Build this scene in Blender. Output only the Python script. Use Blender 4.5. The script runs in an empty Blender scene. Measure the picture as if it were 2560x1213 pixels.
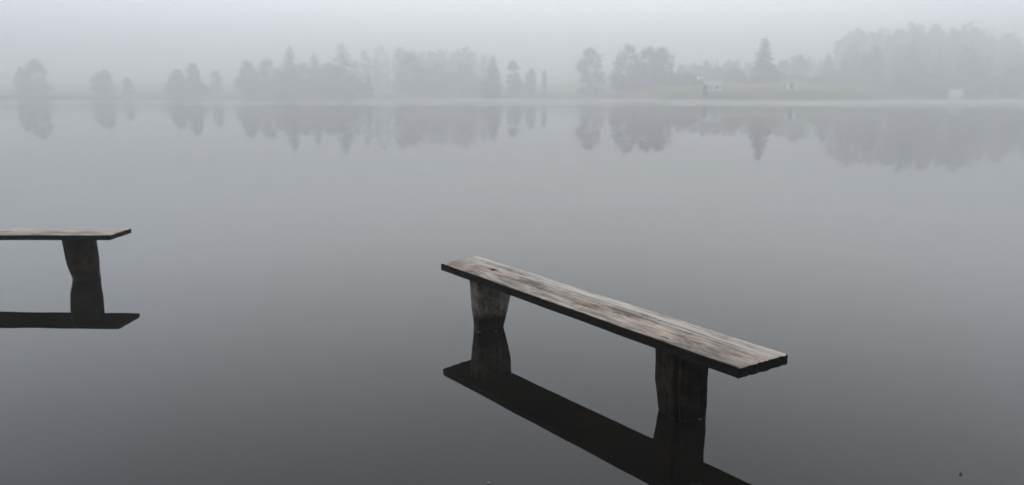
import bpy, math, random
import numpy as np
from mathutils import Vector, noise

# ------------------------------------------------------------------ camera, sky, sun, exposure
S = bpy.context.scene
COL = S.collection
F_PX, CAM_H, PITCH = 1874.6, 1.6, 0.1938          # focal length in pixels of a 2560 px wide frame

cam_d = bpy.data.cameras.new('camera')
cam_d.sensor_fit = 'HORIZONTAL'
cam_d.sensor_width = 36.0
cam_d.lens = F_PX / 2560 * 36.0
cam_d.clip_start = 0.05
cam_d.clip_end = 5000
cam = bpy.data.objects.new('camera', cam_d)
COL.objects.link(cam)
cam.location = (0, 0, CAM_H)
cam.rotation_euler = (math.pi / 2 - PITCH, 0, 0)
S.camera = cam
cam_d.dof.use_dof = True
cam_d.dof.focus_distance = 4.2
cam_d.dof.aperture_fstop = 1.7

SUN_EL, SUN_AZ = 58.0, 12.0                        # degrees; azimuth measured from +Y towards +X
world = bpy.data.worlds.new('World')
S.world = world
world.use_nodes = True
wt = world.node_tree
wt.nodes.clear()


def wn(t, **k):
    n = wt.nodes.new(t)
    for a, v in k.items():
        setattr(n, a, v)
    return n


sky = wn('ShaderNodeTexSky', sky_type='NISHITA', sun_disc=False)
sky.sun_elevation = math.radians(SUN_EL)
sky.sun_rotation = math.radians(SUN_AZ)
sky.dust_density = 6.0
sky.air_density = 1.5
hsv = wn('ShaderNodeHueSaturation')
hsv.inputs['Saturation'].default_value = 0.15
wt.links.new(sky.outputs[0], hsv.inputs['Color'])
# the overcast layer: a cloud deck that brightens towards the zenith
tc = wn('ShaderNodeTexCoord')
sep = wn('ShaderNodeSeparateXYZ')
wt.links.new(tc.outputs['Generated'], sep.inputs[0])
ramp = wn('ShaderNodeValToRGB')
SKY_STOPS = [(0.0, (9.2, 9.5, 9.65)), (0.06, (13.6, 14.1, 14.35)), (0.12, (17.4, 18.05, 18.4)), (0.19, (18.4, 19.1, 19.5)), (0.30, (16.2, 17.0, 17.6)), (0.45, (11.9, 12.75, 13.5)), (1.0, (8.4, 8.7, 8.95))]
el = ramp.color_ramp.elements
while len(el) < len(SKY_STOPS):
    el.new(0.5)
for e, (p, c) in zip(el, SKY_STOPS):
    e.position = p
    e.color = (*[v for v in c], 1)
wt.links.new(sep.outputs['Z'], ramp.inputs[0])
# a broad brighter patch of cloud in front of the hidden sun
dotn = wn('ShaderNodeVectorMath', operation='DOT_PRODUCT')
GLOW_AZ, GLOW_EL = math.radians(6), math.radians(24)
dotn.inputs[1].default_value = (math.sin(GLOW_AZ) * math.cos(GLOW_EL), math.cos(GLOW_AZ) * math.cos(GLOW_EL), math.sin(GLOW_EL))
wt.links.new(tc.outputs['Generated'], dotn.inputs[0])
glow = wn('ShaderNodeMapRange')
glow.interpolation_type = 'SMOOTHSTEP'
glow.inputs['From Min'].default_value = 0.20
glow.inputs['From Max'].default_value = 1.0
glow.inputs['To Min'].default_value = 0.80
glow.inputs['To Max'].default_value = 1.06
wt.links.new(dotn.outputs['Value'], glow.inputs['Value'])
cl = wn('ShaderNodeTexNoise')
cl.inputs['Scale'].default_value = 2.2
cl.inputs['Detail'].default_value = 3
wt.links.new(tc.outputs['Generated'], cl.inputs['Vector'])
clm = wn('ShaderNodeMapRange')
clm.inputs['To Min'].default_value = 0.93
clm.inputs['To Max'].default_value = 1.07
wt.links.new(cl.outputs['Fac'], clm.inputs['Value'])
mm = wn('ShaderNodeMath', operation='MULTIPLY')
wt.links.new(glow.outputs[0], mm.inputs[0])
wt.links.new(clm.outputs[0], mm.inputs[1])
vs = wn('ShaderNodeVectorMath', operation='SCALE')
wt.links.new(ramp.outputs[0], vs.inputs[0])
wt.links.new(mm.outputs[0], vs.inputs['Scale'])
tintm = wn('ShaderNodeMix', data_type='RGBA')
tintm.inputs[6].default_value = (0.955, 0.985, 1.05, 1)
tintm.inputs[7].default_value = (1.0, 1.0, 1.0, 1)
tf = wn('ShaderNodeMapRange')
tf.inputs['From Min'].default_value, tf.inputs['From Max'].default_value = 0.80, 0.95
wt.links.new(dotn.outputs['Value'], tf.inputs['Value'])
wt.links.new(tf.outputs[0], tintm.inputs[0])
tinted = wn('ShaderNodeVectorMath', operation='MULTIPLY')
wt.links.new(vs.outputs[0], tinted.inputs[0])
wt.links.new(tintm.outputs[2], tinted.inputs[1])
mix = wn('ShaderNodeMix', data_type='RGBA')
mix.inputs['Factor'].default_value = 0.9
wt.links.new(hsv.outputs[0], mix.inputs[6])
wt.links.new(tinted.outputs[0], mix.inputs[7])
bg = wn('ShaderNodeBackground')
bg.inputs['Strength'].default_value = 0.0985
wt.links.new(mix.outputs[2], bg.inputs['Color'])
wo = wn('ShaderNodeOutputWorld')
wt.links.new(bg.outputs[0], wo.inputs['Surface'])

sun_d = bpy.data.lights.new('sun', 'SUN')
sun_d.energy = 0.6
sun_d.angle = math.radians(40)
sun_d.color = (1.0, 0.96, 0.9)
sun = bpy.data.objects.new('sun', sun_d)
COL.objects.link(sun)
a_, e_ = math.radians(SUN_AZ), math.radians(SUN_EL)
to_sun = Vector((math.sin(a_) * math.cos(e_), math.cos(a_) * math.cos(e_), math.sin(e_)))
sun.rotation_euler = to_sun.to_track_quat('Z', 'Y').to_euler()
sun.location = to_sun * 50

S.view_settings.view_transform = 'Standard'
S.view_settings.look = 'None'
S.view_settings.exposure = 0.0
S.view_settings.gamma = 1.0
S.cycles.volume_bounces = 4
S.cycles.max_bounces = 12
S.cycles.diffuse_bounces = 4
S.cycles.use_denoising = True

# ------------------------------------------------------------------ helpers
cP, sP = math.cos(PITCH), math.sin(PITCH)


def col_x(px, D):
    """world x of photo column px at distance D (y)"""
    return (px - 1280) / F_PX * (D * cP + 1.0 * sP)


def row_z(py, D):
    v = (606.5 - py) / F_PX
    return CAM_H + D * (v * cP - sP) / (cP + v * sP)


def ground_pt(px, py, z=0.0):
    """point of the level z seen at a photo pixel (sizes measured from the photo)"""
    a, b = (px - 1280) / F_PX, -(py - 606.5) / F_PX
    d = Vector((a, cP + b * sP, -sP + b * cP))
    t = (z - CAM_H) / d.z
    return Vector((0, 0, CAM_H)) + d * t


def link(name, verts, faces, mat, parent=None, smooth=False):
    me = bpy.data.meshes.new(name)
    me.from_pydata(verts, [], faces)
    me.update()
    if smooth:
        me.polygons.foreach_set('use_smooth', [True] * len(me.polygons))
    o = bpy.data.objects.new(name, me)
    COL.objects.link(o)
    if mat:
        me.materials.append(mat)
    if parent:
        o.parent = parent
    return o


def tag(o, label=None, cat=None, group=None, kind=None):
    if label:
        o['label'] = label
    if cat:
        o['category'] = cat
    if group:
        o['group'] = group
    if kind:
        o['kind'] = kind
    return o


def empty(name, loc, rz=0.0):
    o = bpy.data.objects.new(name, None)
    COL.objects.link(o)
    o.location = loc
    o.rotation_euler = (0, 0, rz)
    o.empty_display_size = 0.2
    return o


class MB:
    def __init__(self):
        self.v, self.f = [], []

    def add(self, vs_, fs_):
        n = len(self.v)
        self.v += vs_
        self.f += [tuple(i + n for i in f) for f in fs_]

    def box(self, x0, x1, y0, y1, z0, z1):
        self.add([(x0, y0, z0), (x1, y0, z0), (x1, y1, z0), (x0, y1, z0), (x0, y0, z1), (x1, y0, z1), (x1, y1, z1), (x0, y1, z1)],
                 [(0, 3, 2, 1), (4, 5, 6, 7), (0, 1, 5, 4), (1, 2, 6, 5), (2, 3, 7, 6), (3, 0, 4, 7)])

    def tube(self, pts, rs, n=7):
        base = len(self.v)
        for i, (p, r) in enumerate(zip(pts, rs)):
            p = Vector(p)
            d = (Vector(pts[min(i + 1, len(pts) - 1)]) - Vector(pts[max(i - 1, 0)])).normalized()
            u = d.orthogonal().normalized()
            w = d.cross(u)
            for k in range(n):
                a = 2 * math.pi * k / n
                self.v.append(tuple(p + (u * math.cos(a) + w * math.sin(a)) * r))
        for i in range(len(pts) - 1):
            for k in range(n):
                k2 = (k + 1) % n
                self.f.append((base + i * n + k, base + i * n + k2, base + (i + 1) * n + k2, base + (i + 1) * n + k))
        self.f.append(tuple(base + k for k in range(n))[::-1])
        self.f.append(tuple(base + (len(pts) - 1) * n + k for k in range(n)))

    def build(self, name, mat, parent=None, smooth=False):
        return link(name, self.v, self.f, mat, parent, smooth)


def new_mat(name):
    m = bpy.data.materials.new(name)
    m.use_nodes = True
    nt = m.node_tree
    b = nt.nodes['Principled BSDF']
    return m, nt, b


def noise_mat(name, c1, c2, scale=1.0, rough=0.9, detail=4, spec=0.2, bump=0.0):
    m, nt, b = new_mat(name)
    t = nt.nodes.new('ShaderNodeTexCoord')
    n = nt.nodes.new('ShaderNodeTexNoise')
    n.inputs['Scale'].default_value = scale
    n.inputs['Detail'].default_value = detail
    nt.links.new(t.outputs['Object'], n.inputs['Vector'])
    r = nt.nodes.new('ShaderNodeValToRGB')
    r.color_ramp.elements[0].position, r.color_ramp.elements[1].position = 0.35, 0.65
    r.color_ramp.elements[0].color, r.color_ramp.elements[1].color = (*c1, 1), (*c2, 1)
    nt.links.new(n.outputs['Fac'], r.inputs[0])
    nt.links.new(r.outputs[0], b.inputs['Base Color'])
    b.inputs['Roughness'].default_value = rough
    b.inputs['Specular IOR Level'].default_value = spec
    if bump:
        bp = nt.nodes.new('ShaderNodeBump')
        bp.inputs['Strength'].default_value = bump
        nt.links.new(n.outputs['Fac'], bp.inputs['Height'])
        nt.links.new(bp.outputs[0], b.inputs['Normal'])
    return m


# ------------------------------------------------------------------ materials
M_meadow = noise_mat('meadow', (0.075, 0.085, 0.032), (0.18, 0.165, 0.070), 0.06, 0.95, 8, 0.1)
M_spruce = noise_mat('spruce_needles', (0.018, 0.026, 0.018), (0.040, 0.052, 0.034), 1.5, 0.85, 4, 0.15)
M_leaf = noise_mat('autumn_leaves', (0.030, 0.034, 0.018), (0.070, 0.062, 0.032), 0.9, 0.85, 4, 0.15)
M_bark = noise_mat('bark', (0.035, 0.028, 0.022), (0.075, 0.06, 0.05), 6, 0.95, 4, 0.1)
M_white = noise_mat('white_plaster', (0.80, 0.80, 0.79), (0.87, 0.87, 0.86), 0.8, 0.85, 3, 0.2)
M_roof = noise_mat('roof_tiles', (0.26, 0.255, 0.25), (0.34, 0.335, 0.33), 3, 0.85, 3, 0.2)
M_timber = noise_mat('dark_timber', (0.03, 0.022, 0.016), (0.06, 0.045, 0.033), 5, 0.8, 3, 0.2)
M_pane = noise_mat('window_pane', (0.02, 0.022, 0.025), (0.03, 0.032, 0.035), 1, 0.08, 2, 0.5)
M_metal = noise_mat('grey_metal', (0.2, 0.2, 0.2), (0.26, 0.26, 0.26), 8, 0.5, 2, 0.4)
M_rock = noise_mat('pale_rock', (0.28, 0.27, 0.26), (0.42, 0.41, 0.39), 2, 0.9, 4, 0.2)

# water: calm dark lake, mirror smooth near by, breeze-ruffled in a band before the far bank
M_water, nt, b = new_mat('lake_water')
WATER_TINT = ((0.0030, 0.0025, 0.0019), (0.0090, 0.0076, 0.0054))
b.inputs['Base Color'].default_value = (0.0115, 0.0105, 0.0090, 1)
b.inputs['IOR'].default_value = 1.36
b.inputs['Specular IOR Level'].default_value = 0.5
tcw = nt.nodes.new('ShaderNodeTexCoord')
sx = nt.nodes.new('ShaderNodeSeparateXYZ')
nt.links.new(tcw.outputs['Object'], sx.inputs[0])


wc = nt.nodes.new('ShaderNodeTexNoise')
wc.inputs['Scale'].default_value = 1.6
wc.inputs['Detail'].default_value = 5
nt.links.new(tcw.outputs['Object'], wc.inputs['Vector'])
wr = nt.nodes.new('ShaderNodeValToRGB')
wr.color_ramp.elements[0].position, wr.color_ramp.elements[1].position = 0.35, 0.68
wr.color_ramp.elements[0].color, wr.color_ramp.elements[1].color = (*WATER_TINT[0], 1), (*WATER_TINT[1], 1)
nt.links.new(wc.outputs['Fac'], wr.inputs[0])
nt.links.new(wr.outputs[0], b.inputs['Base Color'])


def nmath(nt_, op, a, b_=None, clamp=False):
    n = nt_.nodes.new('ShaderNodeMath')
    n.operation = op
    n.use_clamp = clamp
    for i, v in enumerate((a, b_)):
        if v is None:
            continue
        if isinstance(v, (int, float)):
            n.inputs[i].default_value = v
        else:
            nt_.links.new(v, n.inputs[i])
    return n.outputs[0]


def mrange(nt_, v, a, b_, c=0.0, d=1.0, smooth=True):
    n = nt_.nodes.new('ShaderNodeMapRange')
    if smooth:
        n.interpolation_type = 'SMOOTHSTEP'
    nt_.links.new(v, n.inputs['Value'])
    for k, x in zip(('From Min', 'From Max', 'To Min', 'To Max'), (a, b_, c, d)):
        n.inputs[k].default_value = x
    return n.outputs[0]


mp = nt.nodes.new('ShaderNodeMapping')
mp.inputs['Scale'].default_value = (0.012, 0.05, 1)
nt.links.new(tcw.outputs['Object'], mp.inputs['Vector'])
wz = nt.nodes.new('ShaderNodeTexNoise')
wz.inputs['Scale'].default_value = 1.0
wz.inputs['Detail'].default_value = 4
nt.links.new(mp.outputs[0], wz.inputs['Vector'])
yw = nmath(nt, 'ADD', sx.outputs['Y'], nmath(nt, 'MULTIPLY', nmath(nt, 'SUBTRACT', wz.outputs['Fac'], 0.5), 60.0))
band = nmath(nt, 'MULTIPLY', mrange(nt, yw, 108, 132), mrange(nt, sx.outputs['X'], -90, 10, 0.15, 1.0))
far = mrange(nt, sx.outputs['Y'], 6, 120, 0.0, 0.085)
nt.links.new(nmath(nt, 'ADD', far, nmath(nt, 'MULTIPLY', band, 0.17)), b.inputs['Roughness'])
n1 = nt.nodes.new('ShaderNodeTexNoise')
n1.inputs['Scale'].default_value = 0.9
n1.inputs['Detail'].default_value = 2
nt.links.new(tcw.outputs['Object'], n1.inputs['Vector'])
bp = nt.nodes.new('ShaderNodeBump')
bp.inputs['Strength'].default_value = 1.0
bp.inputs['Distance'].default_value = 0.0012
nt.links.new(n1.outputs['Fac'], bp.inputs['Height'])
nt.links.new(bp.outputs[0], b.inputs['Normal'])


def plank_material(name, tint, seed, knots_and_shade=()):
    """weathered grey-brown board: long grain, knot spots, cracks, raw sides with shade painted in"""
    m, nt, b = new_mat(name)
    L, N = nt.links, nt.nodes
    t = N.new('ShaderNodeTexCoord')

    def nz(scale, detail, sc=1.0, dist=0.0, rough=0.55):
        mp = N.new('ShaderNodeMapping')
        mp.inputs['Scale'].default_value = scale
        mp.inputs['Location'].default_value = (seed, seed * 0.7, 0)
        L.new(t.outputs['Object'], mp.inputs['Vector'])
        n = N.new('ShaderNodeTexNoise')
        n.inputs['Scale'].default_value = sc
        n.inputs['Detail'].default_value = detail
        n.inputs['Distortion'].default_value = dist
        n.inputs['Roughness'].default_value = rough
        L.new(mp.outputs[0], n.inputs['Vector'])
        return n.outputs['Fac']

    def rampc(fac, stops):
        r = N.new('ShaderNodeValToRGB')
        e = r.color_ramp.elements
        while len(e) < len(stops):
            e.new(0.5)
        for el_, (p, c) in zip(e, stops):
            el_.position = p
            el_.color = (*c, 1)
        L.new(fac, r.inputs[0])
        return r.outputs[0]

    def mixc(fac, c1, c2, mode='MIX'):
        n = N.new('ShaderNodeMix')
        n.data_type = 'RGBA'
        n.blend_type = mode
        if isinstance(fac, float):
            n.inputs[0].default_value = fac
        else:
            L.new(fac, n.inputs[0])
        for i, c in ((6, c1), (7, c2)):
            if isinstance(c, tuple):
                n.inputs[i].default_value = (*c, 1)
            else:
                L.new(c, n.inputs[i])
        return n.outputs[2]

    grain = nz((2.2, 34, 20), 7, 1.0, 0.9)
    fine = nz((10, 120, 60), 5, 1.0, 0.5)
    patch = nz((3.2, 9, 5), 6, 1.0, 1.0, 0.6)
    blot = nz((13, 26, 12), 6, 1.0, 1.4, 0.7)
    crack = nz((1.1, 46, 9), 4, 1.0, 0.5)
    speck = nz((60, 110, 40), 2)
    T = lambda v: tuple(a * k for a, k in zip(v, tint))
    c = rampc(patch, [(0.32, T((0.10, 0.083, 0.070))), (0.43, T((0.25, 0.215, 0.192))), (0.55, T((0.37, 0.325, 0.298))), (0.70, T((0.52, 0.475, 0.435)))])
    c = mixc(0.55, c, rampc(grain, [(0.30, (0.45, 0.42, 0.40)), (0.46, (0.95, 0.93, 0.92)), (0.62, (1.12, 1.12, 1.12))]), 'MULTIPLY')
    c = mixc(0.9, c, rampc(fine, [(0.33, (0.40, 0.37, 0.35)), (0.48, (1, 1, 1)), (0.66, (1.3, 1.3, 1.3))]), 'MULTIPLY')
    c = mixc(0.9, c, rampc(blot, [(0.28, (0.35, 0.32, 0.29)), (0.40, (0.95, 0.94, 0.93)), (1.0, (1.05, 1.05, 1.05))]), 'MULTIPLY')
    # paler streaks along the back half of the board
    so = N.new('ShaderNodeSeparateXYZ')
    L.new(t.outputs['Object'], so.inputs[0])
    back = nmath(nt, 'MULTIPLY', mrange(nt, so.outputs['Y'], 0.12, 0.32), mrange(nt, crack, 0.44, 0.56))
    c = mixc(nmath(nt, 'MULTIPLY', back, 0.85), c, (0.62, 0.585, 0.53))
    c = mixc(nmath(nt, 'MULTIPLY', mrange(nt, crack, 0.36, 0.29), 0.8), c, (0.05, 0.042, 0.036))
    c = mixc(nmath(nt, 'MULTIPLY', mrange(nt, speck, 0.31, 0.25), 0.8), c, (0.04, 0.034, 0.03))
    # knot and stain spots, plus painted shade inside the slit
    for (kx, ky, lx, ly, amt, *dark) in knots_and_shade:
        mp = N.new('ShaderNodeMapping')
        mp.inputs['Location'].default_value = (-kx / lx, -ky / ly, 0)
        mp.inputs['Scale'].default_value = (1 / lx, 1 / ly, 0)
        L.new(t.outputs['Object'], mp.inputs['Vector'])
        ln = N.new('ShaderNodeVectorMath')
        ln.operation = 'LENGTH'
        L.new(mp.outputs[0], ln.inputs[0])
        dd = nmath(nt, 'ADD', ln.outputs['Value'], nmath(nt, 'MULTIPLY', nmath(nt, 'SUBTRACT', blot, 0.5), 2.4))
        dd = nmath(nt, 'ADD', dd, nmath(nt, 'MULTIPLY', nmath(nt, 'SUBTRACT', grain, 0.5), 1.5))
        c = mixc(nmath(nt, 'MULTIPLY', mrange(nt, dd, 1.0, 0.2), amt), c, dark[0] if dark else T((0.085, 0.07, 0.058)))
    # cut sides and the underside: damp wood, with backlit shade painted into the colour
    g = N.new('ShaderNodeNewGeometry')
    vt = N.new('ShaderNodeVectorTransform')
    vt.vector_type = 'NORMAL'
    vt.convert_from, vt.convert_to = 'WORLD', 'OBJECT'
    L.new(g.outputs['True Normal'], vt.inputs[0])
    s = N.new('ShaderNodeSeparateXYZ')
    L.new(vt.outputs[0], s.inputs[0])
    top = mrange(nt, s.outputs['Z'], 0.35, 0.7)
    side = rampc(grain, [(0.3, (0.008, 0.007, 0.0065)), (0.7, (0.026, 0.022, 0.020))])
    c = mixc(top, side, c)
    L.new(c, b.inputs['Base Color'])
    L.new(mrange(nt, grain, 0.3, 0.7, 0.75, 0.5), b.inputs['Roughness'])
    L.new(mrange(nt, top, 0, 1, 0.06, 0.35), b.inputs['Specular IOR Level'])
    h = nmath(nt, 'ADD', nmath(nt, 'MULTIPLY', grain, 0.6), nmath(nt, 'ADD', nmath(nt, 'MULTIPLY', fine, 0.35), nmath(nt, 'MULTIPLY', blot, 0.3)))
    bp = N.new('ShaderNodeBump')
    bp.inputs['Strength'].default_value = 0.9
    bp.inputs['Distance'].default_value = 0.008
    L.new(h, bp.inputs['Height'])
    L.new(bp.outputs[0], b.inputs['Normal'])
    return m


def leg_material(name, dry1, dry2, wet, z0, z1, seed):
    """hewn log: dry mottled wood above, a soaked dark zone at the waterline"""
    m, nt, b = new_mat(name)
    L, N = nt.links, nt.nodes
    t = N.new('ShaderNodeTexCoord')
    mp = N.new('ShaderNodeMapping')
    mp.inputs['Location'].default_value = (seed, seed * 1.3, seed)
    L.new(t.outputs['Object'], mp.inputs['Vector'])

    def nz(sc, detail, scale=None, rough=0.6):
        n = N.new('ShaderNodeTexNoise')
        n.inputs['Scale'].default_value = sc
        n.inputs['Detail'].default_value = detail
        n.inputs['Roughness'].default_value = rough
        src = mp.outputs[0]
        if scale:
            m2 = N.new('ShaderNodeMapping')
            m2.inputs['Scale'].default_value = scale
            L.new(src, m2.inputs['Vector'])
            src = m2.outputs[0]
        L.new(src, n.inputs['Vector'])
        return n.outputs['Fac']

    mott = nz(16, 6)
    spots = nz(42, 3)
    grain = nz(1, 5, (34, 34, 5))
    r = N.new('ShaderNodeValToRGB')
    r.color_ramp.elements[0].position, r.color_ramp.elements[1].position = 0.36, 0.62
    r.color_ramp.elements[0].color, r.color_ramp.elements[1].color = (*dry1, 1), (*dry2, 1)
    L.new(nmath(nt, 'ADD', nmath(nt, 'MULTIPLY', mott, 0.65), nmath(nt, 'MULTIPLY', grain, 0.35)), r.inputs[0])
    r2 = N.new('ShaderNodeValToRGB')
    r2.color_ramp.elements[0].position, r2.color_ramp.elements[1].position = 0.30, 0.40
    r2.color_ramp.elements[0].color, r2.color_ramp.elements[1].color = (0.2, 0.18, 0.17, 1), (1, 1, 1, 1)
    L.new(spots, r2.inputs[0])
    mx = N.new('ShaderNodeMix')
    mx.data_type, mx.blend_type = 'RGBA', 'MULTIPLY'
    mx.inputs[0].default_value = 0.9
    L.new(r.outputs[0], mx.inputs[6])
    L.new(r2.outputs[0], mx.inputs[7])
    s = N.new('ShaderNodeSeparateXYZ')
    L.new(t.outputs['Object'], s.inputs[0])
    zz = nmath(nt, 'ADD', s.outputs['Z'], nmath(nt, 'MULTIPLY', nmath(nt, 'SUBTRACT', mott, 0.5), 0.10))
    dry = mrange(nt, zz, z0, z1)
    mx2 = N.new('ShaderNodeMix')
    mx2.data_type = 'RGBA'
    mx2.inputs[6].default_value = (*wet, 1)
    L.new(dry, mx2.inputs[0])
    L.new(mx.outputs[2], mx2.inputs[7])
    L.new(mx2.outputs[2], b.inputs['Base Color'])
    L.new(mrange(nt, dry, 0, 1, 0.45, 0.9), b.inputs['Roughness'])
    b.inputs['Specular IOR Level'].default_value = 0.12
    bp = N.new('ShaderNodeBump')
    bp.inputs['Strength'].default_value = 0.8
    bp.inputs['Distance'].default_value = 0.012
    L.new(nmath(nt, 'ADD', mott, grain), bp.inputs['Height'])
    L.new(bp.outputs[0], b.inputs['Normal'])
    return m


M_plank = plank_material('weathered_board', (0.98, 0.90, 0.81), 3.1, [(0.80, 0.165, 0.20, 0.06, 0.95), (1.66, 0.20, 0.26, 0.075, 1.0), (1.40, 0.12, 0.12, 0.035, 0.8), (0.378, 0.185, 0.065, 0.014, 1.0), (0.378, 0.187, 0.056, 0.017, 1.0, (0.008, 0.006, 0.005)), (2.06, 0.05, 0.05, 0.014, 0.8), (0.1, 0.04, 0.10, 0.05, 0.6), (2.35, 0.10, 0.14, 0.05, 0.5), (1.10, 0.06, 0.14, 0.03, 0.6)])  # the near-black spot paints the slit's inner shade
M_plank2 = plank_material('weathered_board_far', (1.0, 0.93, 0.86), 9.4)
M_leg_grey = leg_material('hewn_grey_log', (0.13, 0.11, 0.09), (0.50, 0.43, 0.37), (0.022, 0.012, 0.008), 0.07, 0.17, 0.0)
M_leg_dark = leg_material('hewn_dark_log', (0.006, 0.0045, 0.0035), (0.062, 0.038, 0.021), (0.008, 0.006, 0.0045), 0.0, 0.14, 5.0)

# ------------------------------------------------------------------ the land and the lake
def smooth(a, b_, v):
    t = min(1.0, max(0.0, (v - a) / (b_ - a)))
    return t * t * (3 - 2 * t)


def shore_y(x):
    return 290 - 91 * smooth(20, 58, x) + 41 * smooth(80, 135, x) + 10 * math.sin(x * 0.011 + 1.0) * smooth(150, 400, abs(x)) + 2.0 * noise.noise((x * 0.02, 0, 3)) \
        - 0.0016 * max(0, abs(x) - 120) ** 2


def land_z(x, y):
    d = y - shore_y(x)                       # > 0 : behind the far bank
    if d > 0:
        z = 0.9 * smooth(0, 5, d) + 0.036 * d * smooth(0, 60, d)
        z += 2.1 * smooth(0.5, 9, d) * smooth(30, 60, x) * smooth(128, 104, x)
        z += 9 * smooth(60, 190, x) * smooth(30, 190, d)
        z += 1.2 * smooth(10, 60, d) * noise.noise((x * 0.015, y * 0.015, 1.0))
        return z
    near = -2.2 - y                           # > 0 : on the near bank, where the photo was taken from
    if near > 0:
        return 0.28 * smooth(0, 2.5, near) + 0.10 * near + 0.15 * noise.noise((x * 0.3, y * 0.3, 5))
    dd = min(-d, y + 2.2)
    return -0.6 * smooth(0, 3, dd) - 1.2 * smooth(6, 60, dd)


def axis(lo, hi, fine_lo, fine_hi, fine, coarse):
    a = list(np.arange(lo, fine_lo, coarse)) + list(np.arange(fine_lo, fine_hi, fine)) + list(np.arange(fine_hi, hi + 0.1, coarse))
    return a


gx = list(np.linspace(-460, 460, 155))
gy = list(np.arange(-44, 8, 1.3)) + list(np.arange(8, 180, 14)) + list(np.arange(180, 310, 2.5)) + list(np.arange(310, 600, 9)) + list(np.arange(600, 951, 25))
gv = [(x, y, land_z(x, y)) for y in gy for x in gx]
nx = len(gx)
gf = [(j * nx + i, j * nx + i + 1, (j + 1) * nx + i + 1, (j + 1) * nx + i) for j in range(len(gy) - 1) for i in range(nx - 1)]
tag(link('ground', gv, gf, M_meadow, smooth=True), kind='structure')
tag(link('lake', [(-460, -10, 0), (460, -10, 0), (460, 345, 0), (-460, 345, 0)], [(0, 1, 2, 3)], M_water), kind='structure')


# ------------------------------------------------------------------ benches
def plank(name, L, w, t, skl, skr, mat, parent, seed, slit=None, round_back=0.012):
    """one thick board, local x along it, y across (0 = front), z = 0 at the top; worn edges, wavy sides"""
    nxs, nys = int(L / 0.012), 30
    rnd = random.Random(seed)

    def edge(y):                              # rounding-down of the top next to the front and back edges
        e = 0.0
        r = 0.007
        if y < r:
            e -= r - math.sqrt(max(0, r * r - (r - y) ** 2))
        rb = round_back
        if y > w - rb:
            e -= (rb - math.sqrt(max(0, rb * rb - (y - w + rb) ** 2))) * 0.8
        return e
    ys = [0, 0.0012, 0.0035, 0.007] + [0.007 + (w - 0.007 - round_back) * k / (nys - 1) for k in range(1, nys)] + [w - round_back * f for f in (0.6, 0.3, 0.1, 0.0)]
    ny = len(ys)
    V, Fc = [], []
    for lay in (0, 1):
        for i in range(nxs + 1):
            for j, y in enumerate(ys):
                u = i / nxs
                fr = y / w
                x0, x1 = skl * fr, L + skr * fr
                # frayed ends
                ex = 0.008 * noise.noise((y * 40, seed, lay * 0.6)) + 0.003 * noise.noise((y * 110, seed + 4, lay))
                x = x0 + (x1 - x0) * u + ex * (1 if u > 0.5 else -1) * (1 if (u < 0.02 or u > 0.98) else 0)
                wob = 0.006 * noise.noise((x * 3.0, seed, fr * 2)) + 0.0018 * noise.noise((x * 17, seed + 2, fr * 2))
                yy = y + wob * (1 - 2 * fr) * (1.0 if fr < 0.5 else -1.3)
                if lay == 0:
                    z = edge(y)
                    g = noise.noise((x * 2.2, y * 60, seed)) * 0.0012 + noise.noise((x * 6, y * 150, seed + 3)) * 0.0007
                    z += g * smooth(0.0, 0.02, y)
                    if fr > 0.86:
                        z -= 0.006 * max(0, noise.noise((x * 6, seed + 8, 0))) * (fr - 0.86) / 0.14
                    dx = min(u, 1 - u) * L
                    if dx < 0.015:
                        z -= 0.004 * (1 - dx / 0.015) ** 2
                    if slit:
                        sx_, sy_, sl, sw_ = slit
                        q = ((x - sx_) / sl) ** 2 + ((yy - sy_ - 0.10 * (x - sx_)) / sw_) ** 2
                        if q < 1:
                            z -= 0.030 * (1 - q) ** 0.5
                else:
                    z = -t + 0.0015 * noise.noise((x * 4, y * 20, seed + 1))
                V.append((x, yy, z))
    n1_ = (nxs + 1) * ny
    for i in range(nxs):
        for j in range(ny - 1):
            a = i * ny + j
            Fc.append((a, a + ny, a + ny + 1, a + 1))
            a += n1_
            Fc.append((a, a + 1, a + ny + 1, a + ny))
    for i in range(nxs):
        a = i * ny
        Fc.append((a, n1_ + a, n1_ + a + ny, a + ny))
        a = i * ny + ny - 1
        Fc.append((a, a + ny, n1_ + a + ny, n1_ + a))
    for j in range(ny - 1):
        a = j
        Fc.append((a, a + 1, n1_ + a + 1, n1_ + a))
        a = nxs * ny + j
        Fc.append((a, n1_ + a, n1_ + a + 1, a + 1))
    return link(name, V, Fc, mat, parent)


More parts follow.
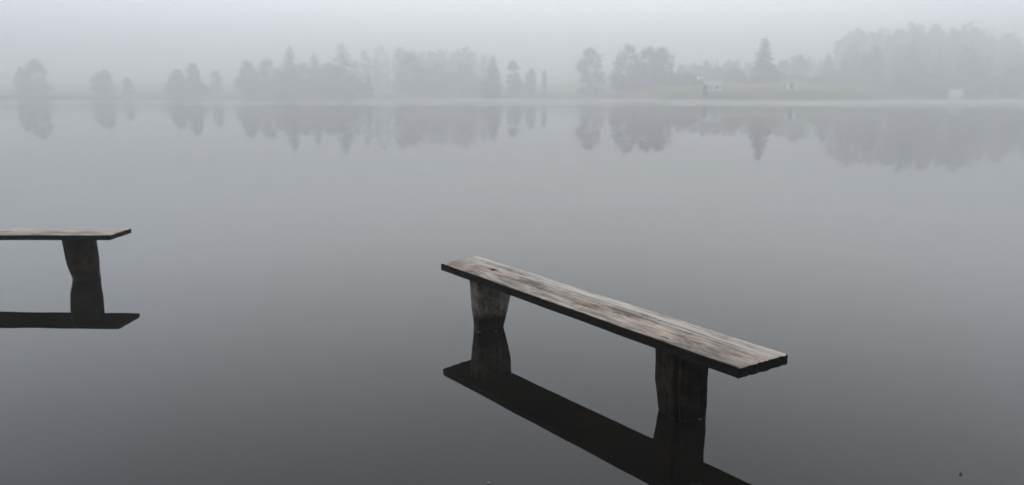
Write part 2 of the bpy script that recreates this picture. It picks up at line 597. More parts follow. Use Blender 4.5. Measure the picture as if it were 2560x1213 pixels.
def leg(name, mat, parent, centre, ztop, left, right, depth, rot, sq, seed, groove=None, plan=None):
    """hewn log: centre (world xy), silhouettes left/right = [(z, offset across the line of sight)], depth along it"""
    c = Vector((centre[0], centre[1], 0))
    los = Vector((c.x, c.y, 0)).normalized()
    per = Vector((los.y, -los.x, 0))         # to the right as seen by the photographer
    inv = parent.matrix_basis.inverted()
    nring, nseg = 34, 56
    zs = [-0.55 + (ztop + 0.55) * k / (nring - 1) for k in range(nring)]
    pts = []
    for k in range(nseg):
        a = 2 * math.pi * k / nseg
        ca, sa = math.cos(a), math.sin(a)
        r = (abs(ca) ** sq + abs(sa) ** sq) ** (-1 / sq)
        x, y = r * ca, r * sa
        pts.append((x * math.cos(rot) - y * math.sin(rot), x * math.sin(rot) + y * math.cos(rot), a))
    if plan:                                  # measured corners left, near, right; the hidden fourth completes the block
        A, N_, B_ = [Vector((q.x, q.y, 0)) for q in plan]
        cor = [A, N_, B_, A + B_ - N_]
        mid = (A + B_) / 2
        loc_ = [((q - mid).dot(per), (q - mid).dot(los)) for q in cor]
        c = mid
        pts = []
        for i in range(4):
            p0, p1, p2 = loc_[i], loc_[(i + 1) % 4], loc_[(i + 2) % 4]
            for k in range(nseg // 4):
                u = k / (nseg // 4)
                # edge centre -> corner -> next edge centre, rounded
                e0 = ((p0[0] + p1[0]) / 2, (p0[1] + p1[1]) / 2)
                e1 = ((p1[0] + p2[0]) / 2, (p1[1] + p2[1]) / 2)
                w0, w1, w2 = (1 - u) ** 2, 3.2 * 2 * u * (1 - u), u * u
                q = tuple((w0 * e0[j] + w1 * p1[j] + w2 * e1[j]) / (w0 + w1 + w2) for j in (0, 1))
                pts.append((q[0], q[1], math.atan2(q[1], q[0])))
        depth = 2 * max(abs(p[1]) for p in pts)
    xm = max(p[0] for p in pts)
    xn = min(p[0] for p in pts)
    ym = max(abs(p[1]) for p in pts)
    V, Fc = [], []
    for z in zs:
        lo = float(np.interp(z, [p[0] for p in left], [p[1] for p in left]))
        hi = float(np.interp(z, [p[0] for p in right], [p[1] for p in right]))
        for (x, y, a) in pts:
            s = (x - xn) / (xm - xn)
            o = lo + (hi - lo) * s
            d = y / ym * depth / 2
            nz_ = 0.006 * noise.noise((math.cos(a) * 2 + seed, math.sin(a) * 2, z * 7)) + 0.003 * noise.noise((math.cos(a) * 6, math.sin(a) * 6 + seed, z * 18))
            if groove and d < 0.02:
                nz_ -= 0.035 * math.exp(-((s - groove) / 0.05) ** 2)
            dr = Vector((o - (lo + hi) / 2, d)).normalized() if abs(o) + abs(d) > 0 else Vector((0, 0))
            p = c + per * (o + dr.x * nz_) + los * (d + dr.y * nz_)
            p.z = z
            V.append(tuple(inv @ p))
    for i in range(nring - 1):
        for k in range(nseg):
            k2 = (k + 1) % nseg
            Fc.append((i * nseg + k, i * nseg + k2, (i + 1) * nseg + k2, (i + 1) * nseg + k))
    Fc.append(tuple(range(nseg))[::-1])
    Fc.append(tuple((nring - 1) * nseg + k for k in range(nseg)))
    return link(name, V, Fc, mat, parent, smooth=True)


def sil(px_pts, c):
    """measured outline (photo px) of something upright at distance |c| -> (height, offset) pairs"""
    c = Vector((c[0], c[1], 0))
    los = c.normalized()
    per = Vector((los.y, -los.x, 0))
    out = []
    for (px, py) in px_pts:
        a, b_ = (px - 1280) / F_PX, -(py - 606.5) / F_PX
        d = Vector((a, cP + b_ * sP, -sP + b_ * cP))
        t = c.length / (d.dot(los))
        p = Vector((0, 0, CAM_H)) + d * t
        out.append((p.z, (p - c).dot(per)))
    out.sort()
    return [(-0.6, out[0][1])] + out


# the bench in the middle of the picture
B1 = dict(x=-0.5066, y=5.2314, yaw=-0.9257, z=0.4249, L=2.5426, w=0.3461, t=0.052, tilt=-0.0108)
bench = empty('bench', (B1['x'], B1['y'], 0), B1['yaw'])
tag(bench, 'long weathered plank bench on two log legs, running towards the camera in the lake', 'bench', 'plank benches standing in the lake')
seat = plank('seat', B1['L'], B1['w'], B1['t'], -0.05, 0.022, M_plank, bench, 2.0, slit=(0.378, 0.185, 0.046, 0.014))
seat.location = (0, 0, B1['z'])
seat.rotation_euler = (0, -math.atan(B1['tilt']) , 0)
bpy.context.view_layer.update()
ax = Vector((math.cos(B1['yaw']), math.sin(B1['yaw']), 0))
nr = Vector((-math.sin(B1['yaw']), math.cos(B1['yaw']), 0))


def on_bench(s, v):
    p = Vector((B1['x'], B1['y'], 0)) + ax * s + nr * v
    return p


cA = (ground_pt(1185, 817) + ground_pt(1258, 818)) / 2
cB = (ground_pt(1648, 1025) + ground_pt(1762, 1044)) / 2
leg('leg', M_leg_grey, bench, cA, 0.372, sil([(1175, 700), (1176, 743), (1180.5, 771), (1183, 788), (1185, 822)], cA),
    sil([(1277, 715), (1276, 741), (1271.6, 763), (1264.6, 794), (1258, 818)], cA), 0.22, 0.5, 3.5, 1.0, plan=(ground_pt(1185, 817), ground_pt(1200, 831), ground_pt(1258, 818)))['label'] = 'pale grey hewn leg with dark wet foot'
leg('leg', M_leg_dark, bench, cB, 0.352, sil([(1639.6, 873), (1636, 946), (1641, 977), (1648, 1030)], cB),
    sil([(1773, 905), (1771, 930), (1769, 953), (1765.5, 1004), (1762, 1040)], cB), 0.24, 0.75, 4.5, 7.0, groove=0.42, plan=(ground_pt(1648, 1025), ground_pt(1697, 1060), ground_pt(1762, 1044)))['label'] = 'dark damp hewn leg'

# the bench cut by the left edge of the picture
B2 = dict(x=-3.4554, y=6.3281, yaw=-0.0239, z=0.4228, w=0.3526, t=0.0445, tilt=0.0041, L=2.55)
ax2 = Vector((math.cos(B2['yaw']), math.sin(B2['yaw']), 0))
nr2 = Vector((-math.sin(B2['yaw']), math.cos(B2['yaw']), 0))
o2 = Vector((B2['x'], B2['y'], 0)) - ax2 * B2['L']
bench2 = empty('bench', tuple(o2), B2['yaw'])
tag(bench2, 'dark plank bench set crosswise in the water and cut off by the photo\'s left edge', 'bench', 'plank benches standing in the lake')
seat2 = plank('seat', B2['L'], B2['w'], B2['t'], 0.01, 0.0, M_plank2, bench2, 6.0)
seat2.location = (0, 0, B2['z'] - B2['tilt'] * B2['L'])
seat2.rotation_euler = (0, -math.atan(B2['tilt']), 0)
bpy.context.view_layer.update()
c2 = ground_pt(214, 698)
cC = Vector((B2['x'], B2['y'], 0)) - ax2 * 0.31 + nr2 * 0.175
cD = Vector((B2['x'], B2['y'], 0)) - ax2 * 2.15 + nr2 * 0.175
lC = sil([(155, 600), (161, 640), (170, 672), (181, 698)], cC)
rC = sil([(242, 601), (247, 640), (252, 690)], cC)
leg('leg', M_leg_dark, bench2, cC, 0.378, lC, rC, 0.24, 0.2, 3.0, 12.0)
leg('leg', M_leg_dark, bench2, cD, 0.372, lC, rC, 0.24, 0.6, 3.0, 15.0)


# ------------------------------------------------------------------ trees
def rand_unit(r):
    while True:
        v = Vector((r.uniform(-1, 1), r.uniform(-1, 1), r.uniform(-1, 1)))
        if 0.05 < v.length < 1:
            return v.normalized()


def leaf_quad(mb, p, n, s, r):
    u = n.orthogonal().normalized()
    w = n.cross(u)
    a = r.uniform(0, 6.28)
    u, w = u * math.cos(a) + w * math.sin(a), w * math.cos(a) - u * math.sin(a)
    u, w = u * s, w * s * r.uniform(0.5, 0.9)
    i = len(mb.v)
    mb.v += [tuple(p - u), tuple(p - w * 0.8), tuple(p + u), tuple(p + w)]
    mb.f.append((i, i + 1, i + 2, i + 3))


def spruce_crown(mb, base, h, rad, r, n=1500, size=0.45, low=0.06):
    """whorls of drooping boughs around a straight stem, ragged outline"""
    bx, by, bz = base
    tiers = max(8, int(h / 0.9))
    boughs = []
    for t in range(tiers):
        f = t / (tiers - 1)
        zc = bz + h * (low + (1 - low) * f)
        rr = rad * (1 - f) ** 0.64 * r.uniform(0.82, 1.12) + 0.12
        for k in range(11):
            a = r.uniform(0, 6.28)
            boughs.append((zc, rr * r.uniform(0.65, 1.15), a, f))
    wts = [b_[1] for b_ in boughs]
    for b_ in r.choices(boughs, wts, k=n):
        zc, rr, a, f = b_
        q = r.random() ** 0.6
        a2 = a + r.gauss(0, 0.16)
        d = rr * q * (r.uniform(1.0, 1.3) if r.random() < 0.15 else 1.0)
        p = Vector((bx + d * math.cos(a2), by + d * math.sin(a2), zc - 0.35 * d + r.gauss(0, 0.12)))
        leaf_quad(mb, p, (Vector((math.cos(a2) * 0.5, math.sin(a2) * 0.5, 1)) + rand_unit(r) * 0.7).normalized(), size * r.uniform(0.6, 1.2) * (1 - 0.45 * f), r)


def leafy_crown(mb, base, h, rad, r, n=1500, size=0.4, low=0.15, lobes=70, column=False):
    bx, by, bz = base
    off = r.uniform(0, 100)
    cl_ = []
    lean = r.uniform(-0.12, 0.12) * rad
    for k in range(lobes):
        f = r.random() ** 0.9
        a = r.uniform(0, 6.28)
        env = math.sin(math.pi * min(1, f * 0.76 + 0.2)) ** (0.6 if column else 0.75)
        env *= 1 + 0.55 * noise.noise((math.cos(a) * 1.1 + off, math.sin(a) * 1.1, f * 3.0))
        z = low + (1 - low) * f * (0.95 + 0.05 * noise.noise((off, a, 2.0)))
        d = rad * env * (0.25 + 0.75 * r.random() ** 0.5) * 0.86
        cl_.append((Vector((bx + d * math.cos(a) + lean * f, by + d * math.sin(a), bz + h * min(z, 0.97))), rad * r.uniform(0.13, 0.30)))
    cl_.append((Vector((bx + lean, by, bz + h * 0.96)), rad * 0.16))
    for k in range(n):
        c, rr = r.choice(cl_)
        p = c + Vector((r.gauss(0, 0.55), r.gauss(0, 0.55), r.gauss(0, 0.5))) * rr
        p.z = max(bz + 0.1, p.z)
        leaf_quad(mb, p, rand_unit(r), size * r.uniform(0.4, 1.2), r)
    return cl_


def tree(kind, px, top, width, D, label, group, seed, low=None, n=None, base_drop=0.0):
    """a tree whose crown top is at photo row `top`, `width` photo px wide, at distance D"""
    r = random.Random(seed)
    D = D + 38 if px < 1550 else D
    x = col_x(px, D)
    zb = land_z(x, D)
    h = row_z(top, D) - zb
    rad = width / 2 / F_PX * D * {'spruce': 1.15, 'leafy': 1.22, 'column': 1.1, 'bush': 1.12}[kind]
    name = {'spruce': 'spruce_tree', 'leafy': 'leafy_tree', 'column': 'columnar_tree', 'bush': 'bush'}[kind]
    root = empty(name, (x, D, zb))
    cat = 'bush' if kind == 'bush' else 'tree'
    tag(root, label, cat, group)
    tr, cr = MB(), MB()
    if kind == 'spruce':
        tr.tube([(0, 0, -0.5), (0, 0, h * 0.5), (0, 0, h * 0.97)], [h * 0.018, h * 0.011, 0.03], 7)
        spruce_crown(cr, (0, 0, 0), h, rad, r, n or 6500, 0.5, 0.03 if low is None else low)
        mat = M_spruce
    else:
        lo = {'leafy': 0.03, 'column': 0.02, 'bush': 0.0}[kind] if low is None else low
        lob = leafy_crown(cr, (0, 0, 0), h, rad, r, n or 4200, 0.36, lo, 75, kind == 'column')
        fork = h * max(lo, 0.2)
        tr.tube([(0, 0, -0.5), (0.05, 0, fork), (0.1, 0, h * 0.8)], [h * 0.02 + 0.05, h * 0.014 + 0.03, 0.04], 7)
        for c, rr in lob[:7]:
            m_ = Vector((0.05, 0, fork)).lerp(c, 0.55) + Vector((0, 0, 0.2))
            tr.tube([(0.05, 0, fork), tuple(m_), tuple(c)], [h * 0.008 + 0.02, h * 0.005 + 0.015, 0.015], 5)
        mat = M_leaf
    tr.build('trunk', M_bark, root)
    cr.build('crown', mat, root)
    return root


G_S, G_L, G_B = 'spruces along the far shore', 'leafy trees along the far shore', 'bushes along the far shore'
TREES = [
    # kind, px, top row, width px, distance, label, group
    ('column', 60, 168, 34, 262, 'narrow misty tree at far left, just left of the taller leftmost double-crowned one', G_L),
    ('leafy', 98, 148, 56, 261, 'tall misty tree near the left edge, highest crown left of the bare meadow gap', G_L),
    ('bush', 263, 178, 54, 264, 'lone round misty tree standing by itself in the meadow right of the left-edge pair', G_B),
    ('bush', 322, 196, 26, 278, 'small faint bush just right of the lone round tree', G_B),
    ('leafy', 446, 176, 44, 268, 'broad misty tree forming the lower left half of a two-topped clump', G_L),
    ('leafy', 489, 158, 36, 268, 'misty tree forming the taller right half of a two-topped clump', G_L),
    ('bush', 543, 176, 26, 300, 'small pale tree alone in the gap before the dark spruce clump', G_B),
    ('leafy', 622, 152, 44, 272, 'round misty tree at the left end of the dark spruce clump', G_L),
    ('leafy', 672, 152, 74, 274, 'broad round misty tree left of the slimmer pointed spruce', G_L),
    ('spruce', 729, 111, 66, 258, 'slim pointed spruce, left one of the two standing above the clump', G_S),
    ('spruce', 790, 131, 66, 270, 'shorter blunt spruce between the two tall pointed spruces', G_S),
    ('leafy', 765, 158, 60, 268, 'low leafy tree at the feet of the slimmer pointed spruce', G_L),
    ('leafy', 822, 158, 56, 275, 'leafy tree filling the space left of the widest spruce', G_L),
    ('spruce', 860, 104, 108, 256, 'tallest and widest spruce of the dark clump left of centre', G_S),
    ('spruce', 922, 182, 24, 258, 'tiny young spruce just right of the widest spruce', G_S),
    ('leafy', 1035, 134, 72, 276, 'round misty tree rising alone midway between the widest spruce and the dark conical tree', G_L),
    ('leafy', 1092, 158, 52, 285, 'low misty tree leaning on the right side of the round tree', G_L),
    ('leafy', 1160, 160, 56, 290, 'faint broad tree left of the dark conical tree', G_L),
    ('spruce', 1234, 138, 50, 255, 'dark conical tree near the picture centre, darkest at its foot', G_S),
    ('column', 1285, 152, 32, 274, 'slim pale tree right beside the dark conical tree', G_L),
    ('column', 1328, 172, 28, 284, 'shorter slim pale tree second to the right of the dark conical tree', G_L),
    ('column', 1360, 176, 12, 290, 'thinnest pale tree, alone on the open meadow left of the dark oval tree', G_L),
    ('column', 1473, 118, 68, 256, 'dark oval tree standing alone with clear gaps on both sides', G_L),
    ('leafy', 1572, 113, 76, 268, 'tall broad tree at the left of the three-crowned group', G_L),
    ('leafy', 1618, 118, 56, 272, 'middle tree of the three-crowned group', G_L),
    ('leafy', 1655, 122, 62, 270, 'right tree of the three-crowned group, next to the white house', G_L),
    ('bush', 1706, 188, 60, 262, 'wide low bush between the three-crowned group and the white house', G_B),
    ('bush', 1762, 213, 9, 207, 'bush covering the lower left corner of the white house', G_B),
    ('leafy', 1832, 176, 46, 276, 'faint low tree between the white house and the tall single spruce', G_L),
    ('spruce', 1905, 90, 76, 258, 'tall single spruce right of the white house', G_S),
    ('leafy', 1945, 186, 46, 285, 'faint tree behind the cabin with two white walls', G_L),
    ('leafy', 2290, 168, 66, 262, 'darker tree in front of the hillside wood, left of the white shed', G_L),
    ('spruce', 2338, 160, 44, 268, 'dark conical tree in front of the hillside wood, just left of the white shed', G_S),
    ('leafy', 2440, 176, 60, 264, 'dark tree in front of the hillside wood, right of the white shed', G_L),
    ('leafy', 2532, 168, 64, 266, 'dark tree by the right edge of the picture at the lake', G_L),
]
for i, (k, px, top, wd, D, lab, grp) in enumerate(TREES):
    tree(k, px, top, wd, D, lab, grp, 100 + i)


def wood(name, label, spots, seed, n, size):
    """a far wood that reads as one mass in the fog"""
    r = random.Random(seed)
    cr = MB()
    for (x, y, h, rad, kind) in spots:
        z = land_z(x, y)
        cr.tube([(x, y, z - 0.5), (x, y, z + h * 0.9)], [h * 0.016, 0.04], 5)
        (spruce_crown if kind else leafy_crown)(cr, (x, y, z), h, rad, r, n, size)
    o = cr.build(name, M_spruce)
    return tag(o, label, 'wood', None, 'stuff')


def wood_spots(seed, count, pxs, Ds, top_fn, spruce_p, near_drop=0.0):
    r = random.Random(seed)
    out = []
    for k in range(count):
        D = r.uniform(*Ds)
        px = r.uniform(*pxs)
        x = col_x(px, D)
        q = (D - Ds[0]) / (Ds[1] - Ds[0])
        want = min(row_z(top_fn(px) + near_drop * (1 - q) + abs(r.gauss(0, 16)), D), 40) - land_z(x, D)
        h = min(max(want, 6), 32) * r.uniform(0.88, 1.0)
        out.append((x, D, h, h * r.uniform(0.18, 0.27), r.random() < spruce_p))
    return out


def top_right(px):
    return float(np.interp(px, [1900, 2060, 2110, 2180, 2420, 2470, 2800], [150, 120, 52, 30, 32, 62, 80]))


wood('far_wood', 'wooded hillside fading into the fog at the right', wood_spots(5, 380, (2040, 2800), (276, 430), top_right, 0.6, 85.0), 6, 560, 0.85)
wood('far_wood', 'dim wood behind the shore trees left of centre', wood_spots(8, 70, (880, 1240), (370, 450),
     lambda p: float(np.interp(p, [880, 960, 1200, 1240], [120, 108, 112, 140])), 0.5), 9, 420, 0.8)
wood('far_wood', 'low dim wood on the slope behind the houses', wood_spots(11, 60, (1640, 2080), (320, 400),
     lambda p: float(np.interp(p, [1640, 1760, 2080], [150, 150, 130])), 0.4), 12, 420, 0.8)

wood('undergrowth', 'low shrubs knitting the shore tree clumps together', [
    (col_x(px, D_), D_, row_z(tp, D_) - land_z(col_x(px, D_), D_), wd_ / F_PX * D_, False)
    for px, tp, wd_, D_ in ((p_, t_, w_, d_ + (24 if p_ < 1550 else 0)) for p_, t_, w_, d_ in ((432, 205, 24, 284), (470, 196, 26, 286), (510, 212, 18, 286), (608, 190, 20, 288), (640, 182, 26, 290), (700, 176, 30, 290),
                            (735, 172, 34, 288), (800, 168, 36, 288), (845, 172, 34, 286), (885, 190, 26, 284), (905, 205, 22, 284), (1005, 190, 26, 292),
                            (1060, 178, 30, 294), (1120, 186, 34, 300), (1190, 196, 26, 296), (1215, 205, 18, 276), (1300, 200, 22, 296), (1545, 190, 22, 266),
                            (1595, 170, 30, 270), (1640, 166, 30, 268), (1680, 190, 24, 262), (1735, 200, 26, 262), (1860, 200, 26, 268), (1925, 205, 20, 268),
                            (1985, 190, 30, 290), (2040, 196, 26, 270), (2075, 180, 34, 280), (2250, 188, 30, 262), (2370, 190, 26, 268), (2480, 196, 36, 266)))],
     33, 900, 0.42)

# reed fringe along the left of the far bank
r_ = random.Random(21)
rd = MB()
for k in range(9000):
    px = r_.uniform(-120, 1) if r_.random() < 0.35 else r_.triangular(0, 330, 0)
    x = col_x(px, 286)
    y = shore_y(x) + r_.uniform(-6.0, 1.5) * smooth(360, 60, px)
    z = max(land_z(x, y), -0.3)
    h = r_.uniform(0.9, 1.9) * (0.35 + 0.65 * smooth(330, 120, px))
    lx, ly, a = r_.gauss(0, 0.18), r_.gauss(0, 0.18), r_.uniform(0, 3.14)
    wx, wy = 0.05 * math.cos(a), 0.05 * math.sin(a)
    rd.add([(x - wx, y - wy, z), (x + wx, y + wy, z), (x + lx + wx * 0.3, y + ly + wy * 0.3, z + h), (x + lx - wx * 0.3, y + ly - wy * 0.3, z + h)], [(0, 1, 2, 3)])
M_reed = noise_mat('reeds', (0.035, 0.034, 0.022), (0.075, 0.068, 0.042), 0.7, 0.9, 3, 0.1)
tag(rd.build('reeds', M_reed), 'dark reed fringe along the far bank at the left edge', 'reeds', None, 'stuff')

# the wooded bank behind the photographer (it shades the near sides of the benches)
r_ = random.Random(77)
near = MB()
for k in range(26):
    x = -26 + 52 * (k + r_.uniform(-0.3, 0.3)) / 25
    y = r_.uniform(-9.5, -5.0)
    h = r_.uniform(11, 16)
    z = land_z(x, y)
    near.tube([(x, y, z - 0.4), (x, y, z + h * 0.9)], [0.22, 0.05], 8)
    (spruce_crown if k % 2 else leafy_crown)(near, (x, y, z), h, 3.0, r_, 1500, 0.42, 0.03)
tag(near.build('near_wood', M_spruce), 'dense trees on the bank behind the camera', 'wood', None, 'stuff')


# ------------------------------------------------------------------ houses on the far bank
def pane_window(parent, x, z, w, h, y, frame=0.07):
    f = MB()
    f.box(x - w / 2, x + w / 2, y - 0.06, y, z, z + frame)
    f.box(x - w / 2, x + w / 2, y - 0.06, y, z + h - frame, z + h)
    f.box(x - w / 2, x - w / 2 + frame, y - 0.06, y, z + frame, z + h - frame)
    f.box(x + w / 2 - frame, x + w / 2, y - 0.06, y, z + frame, z + h - frame)
    fo = f.build('window', M_timber, parent)
    p = MB()
    p.box(x - w / 2 + frame, x + w / 2 - frame, y - 0.03, y - 0.01, z + frame, z + h - frame)
    p.build('pane', M_pane, fo)


D = 210.0
xh = col_x(1781, D)
zg = land_z(xh, D)
W = 42 / F_PX * D * 1.02
ze = row_z(196, D) - zg
house = empty('house', (xh, D, zg), -0.24)
tag(house, 'white two-storey house with grey roof among shore trees on the far shore', 'house')
m = MB()
m.box(-W / 2, W / 2, 0, 7, -1.0, ze)
m.add([(-W / 2, 0, ze), (-W / 2, 7, ze), (-W / 2, 3.5, ze + 2.4)], [(0, 2, 1)])
m.add([(W / 2, 0, ze), (W / 2, 7, ze), (W / 2, 3.5, ze + 2.4)], [(0, 1, 2)])
m.build('wall', M_white, house)
m = MB()
for sgn in (-1, 1):
    yE, yR = 3.5 + sgn * 4.1, 3.5
    m.add([(-W / 2 - 0.25, yE, ze - 0.35), (W / 2 + 0.25, yE, ze - 0.35), (W / 2 + 0.25, yR, ze + 2.5), (-W / 2 - 0.25, yR, ze + 2.5),
           (-W / 2 - 0.25, yE, ze - 0.17), (W / 2 + 0.25, yE, ze - 0.17), (W / 2 + 0.25, yR, ze + 2.68), (-W / 2 - 0.25, yR, ze + 2.68)],
          [(0, 1, 2, 3), (4, 5, 6, 7), (0, 1, 5, 4), (1, 2, 6, 5), (2, 3, 7, 6), (3, 0, 4, 7)])
roof = m.build('roof', M_roof, house)
m = MB()
m.box(1.2, 1.8, 3.6, 4.2, ze + 1.8, ze + 3.3)
m.build('chimney', M_roof, roof)
for wx, wz, ww, wh in ((W * 0.22, ze - 2.75, 0.62, 0.7), (-W * 0.12, ze - 2.8, 0.45, 0.6)):
    pane_window(house, wx, wz, ww, wh, 0.0)
m = MB()
m.box(-W / 2 - 0.1, W / 2 + 0.1, -1.1, -0.005, ze - 1.85, ze - 1.7)
for k in range(15):
    xx = -W / 2 + 0.05 + (W - 0.1) * k / 14
    m.box(xx - 0.03, xx + 0.03, -1.06, -1.0, ze - 1.7, ze - 0.9)
m.box(-W / 2 - 0.1, W / 2 + 0.1, -1.08, -0.98, ze - 0.9, ze - 0.8)
m.build('balcony', M_white, house)

D2 = 216.0
xc = col_x(1979, D2)
zg = land_z(xc, D2)
zb, zt = row_z(229, D2), row_z(208, D2)
cabin = empty('cabin', (xc, D2, zg), -0.32)
tag(cabin, 'small cabin with two narrow white walls beside a dark door, right of the tall spruce', 'cabin')
sc = D2 / F_PX
m = MB()
m.box(-12 * sc, -6.5 * sc, 0, 3.5, zb - zg - 1.2, zt - zg)
m.box(3.5 * sc, 12 * sc, 0, 3.5, zb - zg - 1.2, zt - zg + 0.1)
m.build('wall', M_white, cabin)
m = MB()
m.box(-6.5 * sc, 3.5 * sc, 0.12, 3.4, zb - zg - 1.2, zt - zg)
dr_ = m.build('door', M_timber, cabin)
m = MB()
m.box(2.6 * sc, 2.9 * sc, 0.06, 0.12, 0.2, 0.5)
m.build('handle', M_metal, dr_)
m = MB()
zr = zt - zg + 0.1
m.add([(-14 * sc, -0.5, zr), (14 * sc, -0.5, zr), (14 * sc, 4.0, zr), (-14 * sc, 4.0, zr), (-14 * sc, 1.75, zr + 1.2), (14 * sc, 1.75, zr + 1.2)],
      [(0, 1, 5, 4), (2, 3, 4, 5), (1, 2, 5), (3, 0, 4), (0, 3, 2, 1)])
m.build('roof', M_roof, cabin)

D3 = 243.0
xs = col_x(2388, D3)
zg = land_z(xs, D3)
z0, z1 = row_z(237, D3) - zg, row_z(223, D3) - zg
hw = 15 / F_PX * D3
shed = empty('shed', (xs, D3, zg), -0.52)
tag(shed, 'low white boxy shed at the water below the wooded hillside', 'shed')
m = MB()
m.box(-hw, hw, 0, 2.6, min(z0, 0) - 0.6, z1)
m.build('wall', M_white, shed)
m = MB()
m.box(-hw - 0.12, hw + 0.12, -0.2, 2.8, z1 + 0.003, z1 + 0.12)
m.build('roof', M_metal, shed)
m = MB()
m.box(-0.45, 0.35, -0.03, -0.002, max(z0, 0) + 0.02, z1 - 0.25)
m.build('door', M_white, shed)

# lamp left of the house
D4 = 209.0
xl = col_x(1742.5, D4)
zg = land_z(xl, D4)
hl = row_z(198, D4) - zg
lamp = empty('street_lamp', (xl, D4, zg))
tag(lamp, 'slender street lamp with a pale head left of the white house', 'street lamp')
m = MB()
m.tube([(0, 0, -0.4), (0, 0, hl * 0.6), (0, 0, hl)], [0.07, 0.05, 0.04], 8)
m.build('pole', M_metal, lamp)
m = MB()
m.tube([(0, 0, hl), (0, 0, hl + 0.12), (0, 0, hl + 0.42), (0, 0, hl + 0.5)], [0.08, 0.26, 0.22, 0.05], 12)
M_lampglow, nt, b = new_mat('lamp_glass')
b.inputs['Base Color'].default_value = (0.8, 0.8, 0.78, 1)
b.inputs['Emission Color'].default_value = (1, 0.97, 0.92, 1)
b.inputs['Emission Strength'].default_value = 1.0
m.build('lamp_head', M_lampglow, lamp)

# pale boulder on the bank
D5 = 205.0
xb = col_x(1731, D5)
rk = MB()
rr_ = random.Random(4)
nu, nv = 14, 9
for j in range(nv + 1):
    for i in range(nu):
        a, b_ = 2 * math.pi * i / nu, math.pi * j / nv
        p = Vector((math.sin(b_) * math.cos(a), math.sin(b_) * math.sin(a), math.cos(b_)))
        s = 1 + 0.35 * noise.noise(p * 1.6 + Vector((3, 1, 2)))
        rk.v.append((p.x * s * 1.0, p.y * s * 0.8, p.z * s * 0.7))
for j in range(nv):
    for i in range(nu):
        i2 = (i + 1) % nu
        rk.f.append((j * nu + i, (j + 1) * nu + i, (j + 1) * nu + i2, j * nu + i2))
rock = rk.build('boulder', M_rock)
rock.location = (xb, D5, land_z(xb, D5) + 0.3)
tag(rock, 'pale rounded boulder on the bank below the street lamp', 'boulder')


# ------------------------------------------------------------------ small things afloat
def float_leaf(px, py, size, mat, label, rot):
    p = ground_pt(px, py)
    vs_, fs_ = [], []
    n = 10
    for k in range(n + 1):
        u = k / n
        w = 0.42 * math.sin(math.pi * u) ** 0.8
        for s in (-1, 0, 1):
            vs_.append(((u - 0.5) * size, s * w * size, 0.003 + 0.10 * size * abs(s) + 0.12 * size * (2 * u - 1) ** 2))
    for k in range(n):
        for s in range(2):
            a = k * 3 + s
            fs_.append((a, a + 3, a + 4, a + 1))
    o = link('floating_leaf', vs_, fs_, mat)
    sm = o.modifiers.new('thickness', 'SOLIDIFY')
    sm.thickness = 0.001
    o.location = (p.x, p.y, 0)
    o.rotation_euler = (0, 0, rot)
    tag(o, label, 'leaf', 'leaves afloat on the lake')


M_deadleaf = noise_mat('dead_leaf', (0.012, 0.010, 0.008), (0.03, 0.022, 0.016), 60, 0.7)
M_paleleaf = noise_mat('pale_leaf', (0.30, 0.28, 0.24), (0.42, 0.40, 0.36), 60, 0.7)
float_leaf(2402, 1186, 0.014, M_deadleaf, 'tiny dark leaf afloat near the lower right corner', 0.6)
float_leaf(1222, 1209, 0.012, M_paleleaf, 'tiny pale leaf afloat at the bottom edge below the bench', 1.0)

# ------------------------------------------------------------------ the fog
# a thin sheet of mist lying on the far water in front of the bank
mv, mf = [], []
cols = 60
for i in range(cols + 1):
    x = -75 + 330 * i / cols
    t = smooth(-75, 5, x)
    hh = 0.10 + 0.42 * t * (0.85 + 0.3 * noise.noise((x * 0.03, 1, 7)))
    yb = shore_y(x) - 1.0
    yf = yb - (40 + 75 * t) + 10 * noise.noise((x * 0.025, 5, 2))
    mv += [(x, yf, 0.012), (x, yb, 0.012), (x, yb, hh), (x, yf + 0.5 * (yb - yf), hh), (x, yf, 0.03)]
for i in range(cols):
    for k in range(5):
        k2 = (k + 1) % 5
        mf.append((i * 5 + k, i * 5 + k2, (i + 1) * 5 + k2, (i + 1) * 5 + k))
mf += [(4, 3, 2, 1, 0), tuple(cols * 5 + k for k in range(5))]
mist = link('mist', mv, mf, None)
M_mist = bpy.data.materials.new('low_mist')
M_mist.use_nodes = True
nt = M_mist.node_tree
nt.nodes.clear()
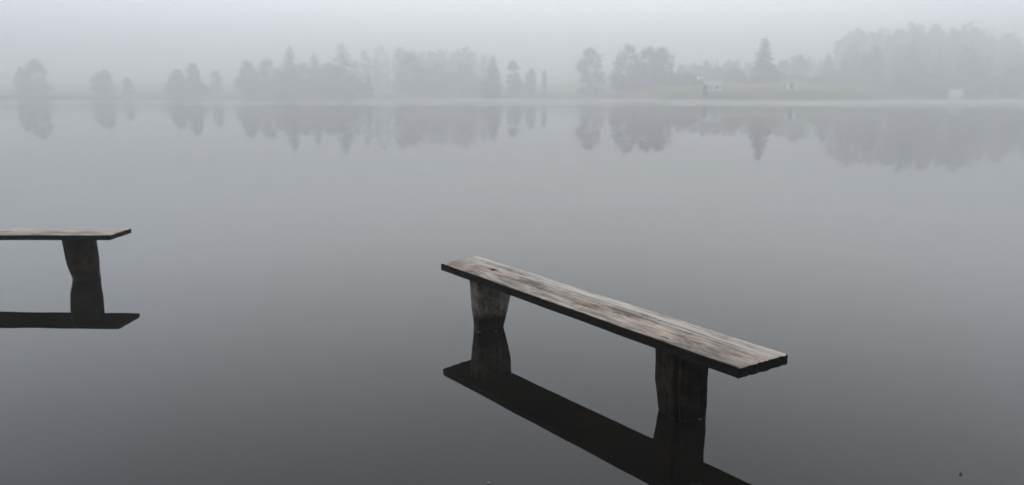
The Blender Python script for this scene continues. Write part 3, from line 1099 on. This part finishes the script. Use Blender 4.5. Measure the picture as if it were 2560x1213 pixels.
pv = nt.nodes.new('ShaderNodeVolumePrincipled')
pv.inputs['Color'].default_value = (0.99, 0.99, 0.99, 1)
pv.inputs['Density'].default_value = 0.022
om = nt.nodes.new('ShaderNodeOutputMaterial')
nt.links.new(pv.outputs[0], om.inputs['Volume'])
mist.data.materials.append(M_mist)
tag(mist, 'pale sheet of mist lying on the water before the far bank', None, None, 'stuff')

# pale flecks put in as glints where the middle bench's legs enter the water
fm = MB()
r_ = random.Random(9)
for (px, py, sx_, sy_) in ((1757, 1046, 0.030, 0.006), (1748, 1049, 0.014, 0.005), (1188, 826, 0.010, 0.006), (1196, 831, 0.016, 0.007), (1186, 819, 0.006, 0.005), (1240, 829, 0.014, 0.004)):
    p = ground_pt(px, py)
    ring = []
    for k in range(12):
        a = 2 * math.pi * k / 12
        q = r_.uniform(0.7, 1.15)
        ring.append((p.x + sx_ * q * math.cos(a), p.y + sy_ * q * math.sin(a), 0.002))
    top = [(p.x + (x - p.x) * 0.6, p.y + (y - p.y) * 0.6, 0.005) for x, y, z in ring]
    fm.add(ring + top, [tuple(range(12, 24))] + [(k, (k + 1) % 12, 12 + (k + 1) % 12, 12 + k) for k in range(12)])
M_glint = noise_mat('glint_flecks', (0.14, 0.135, 0.12), (0.34, 0.33, 0.31), 90, 0.6)
tag(fm.build('glint_flecks', M_glint), 'pale flecks as painted glints at the waterline of the middle bench', None, None, 'stuff')

HZ = MB()
HZ.box(-500, 500, -60, 980, -3.2, 42)
M_haze = bpy.data.materials.new('fog')
M_haze.use_nodes = True
nt = M_haze.node_tree
nt.nodes.clear()
pv = nt.nodes.new('ShaderNodeVolumePrincipled')
pv.inputs['Color'].default_value = (0.985, 0.985, 0.985, 1)
pv.inputs['Density'].default_value = 0.0054
pv.inputs['Anisotropy'].default_value = 0.4
om = nt.nodes.new('ShaderNodeOutputMaterial')
nt.links.new(pv.outputs[0], om.inputs['Volume'])
tag(HZ.build('haze', M_haze), 'even pale fog over the lake', None, None, 'stuff')
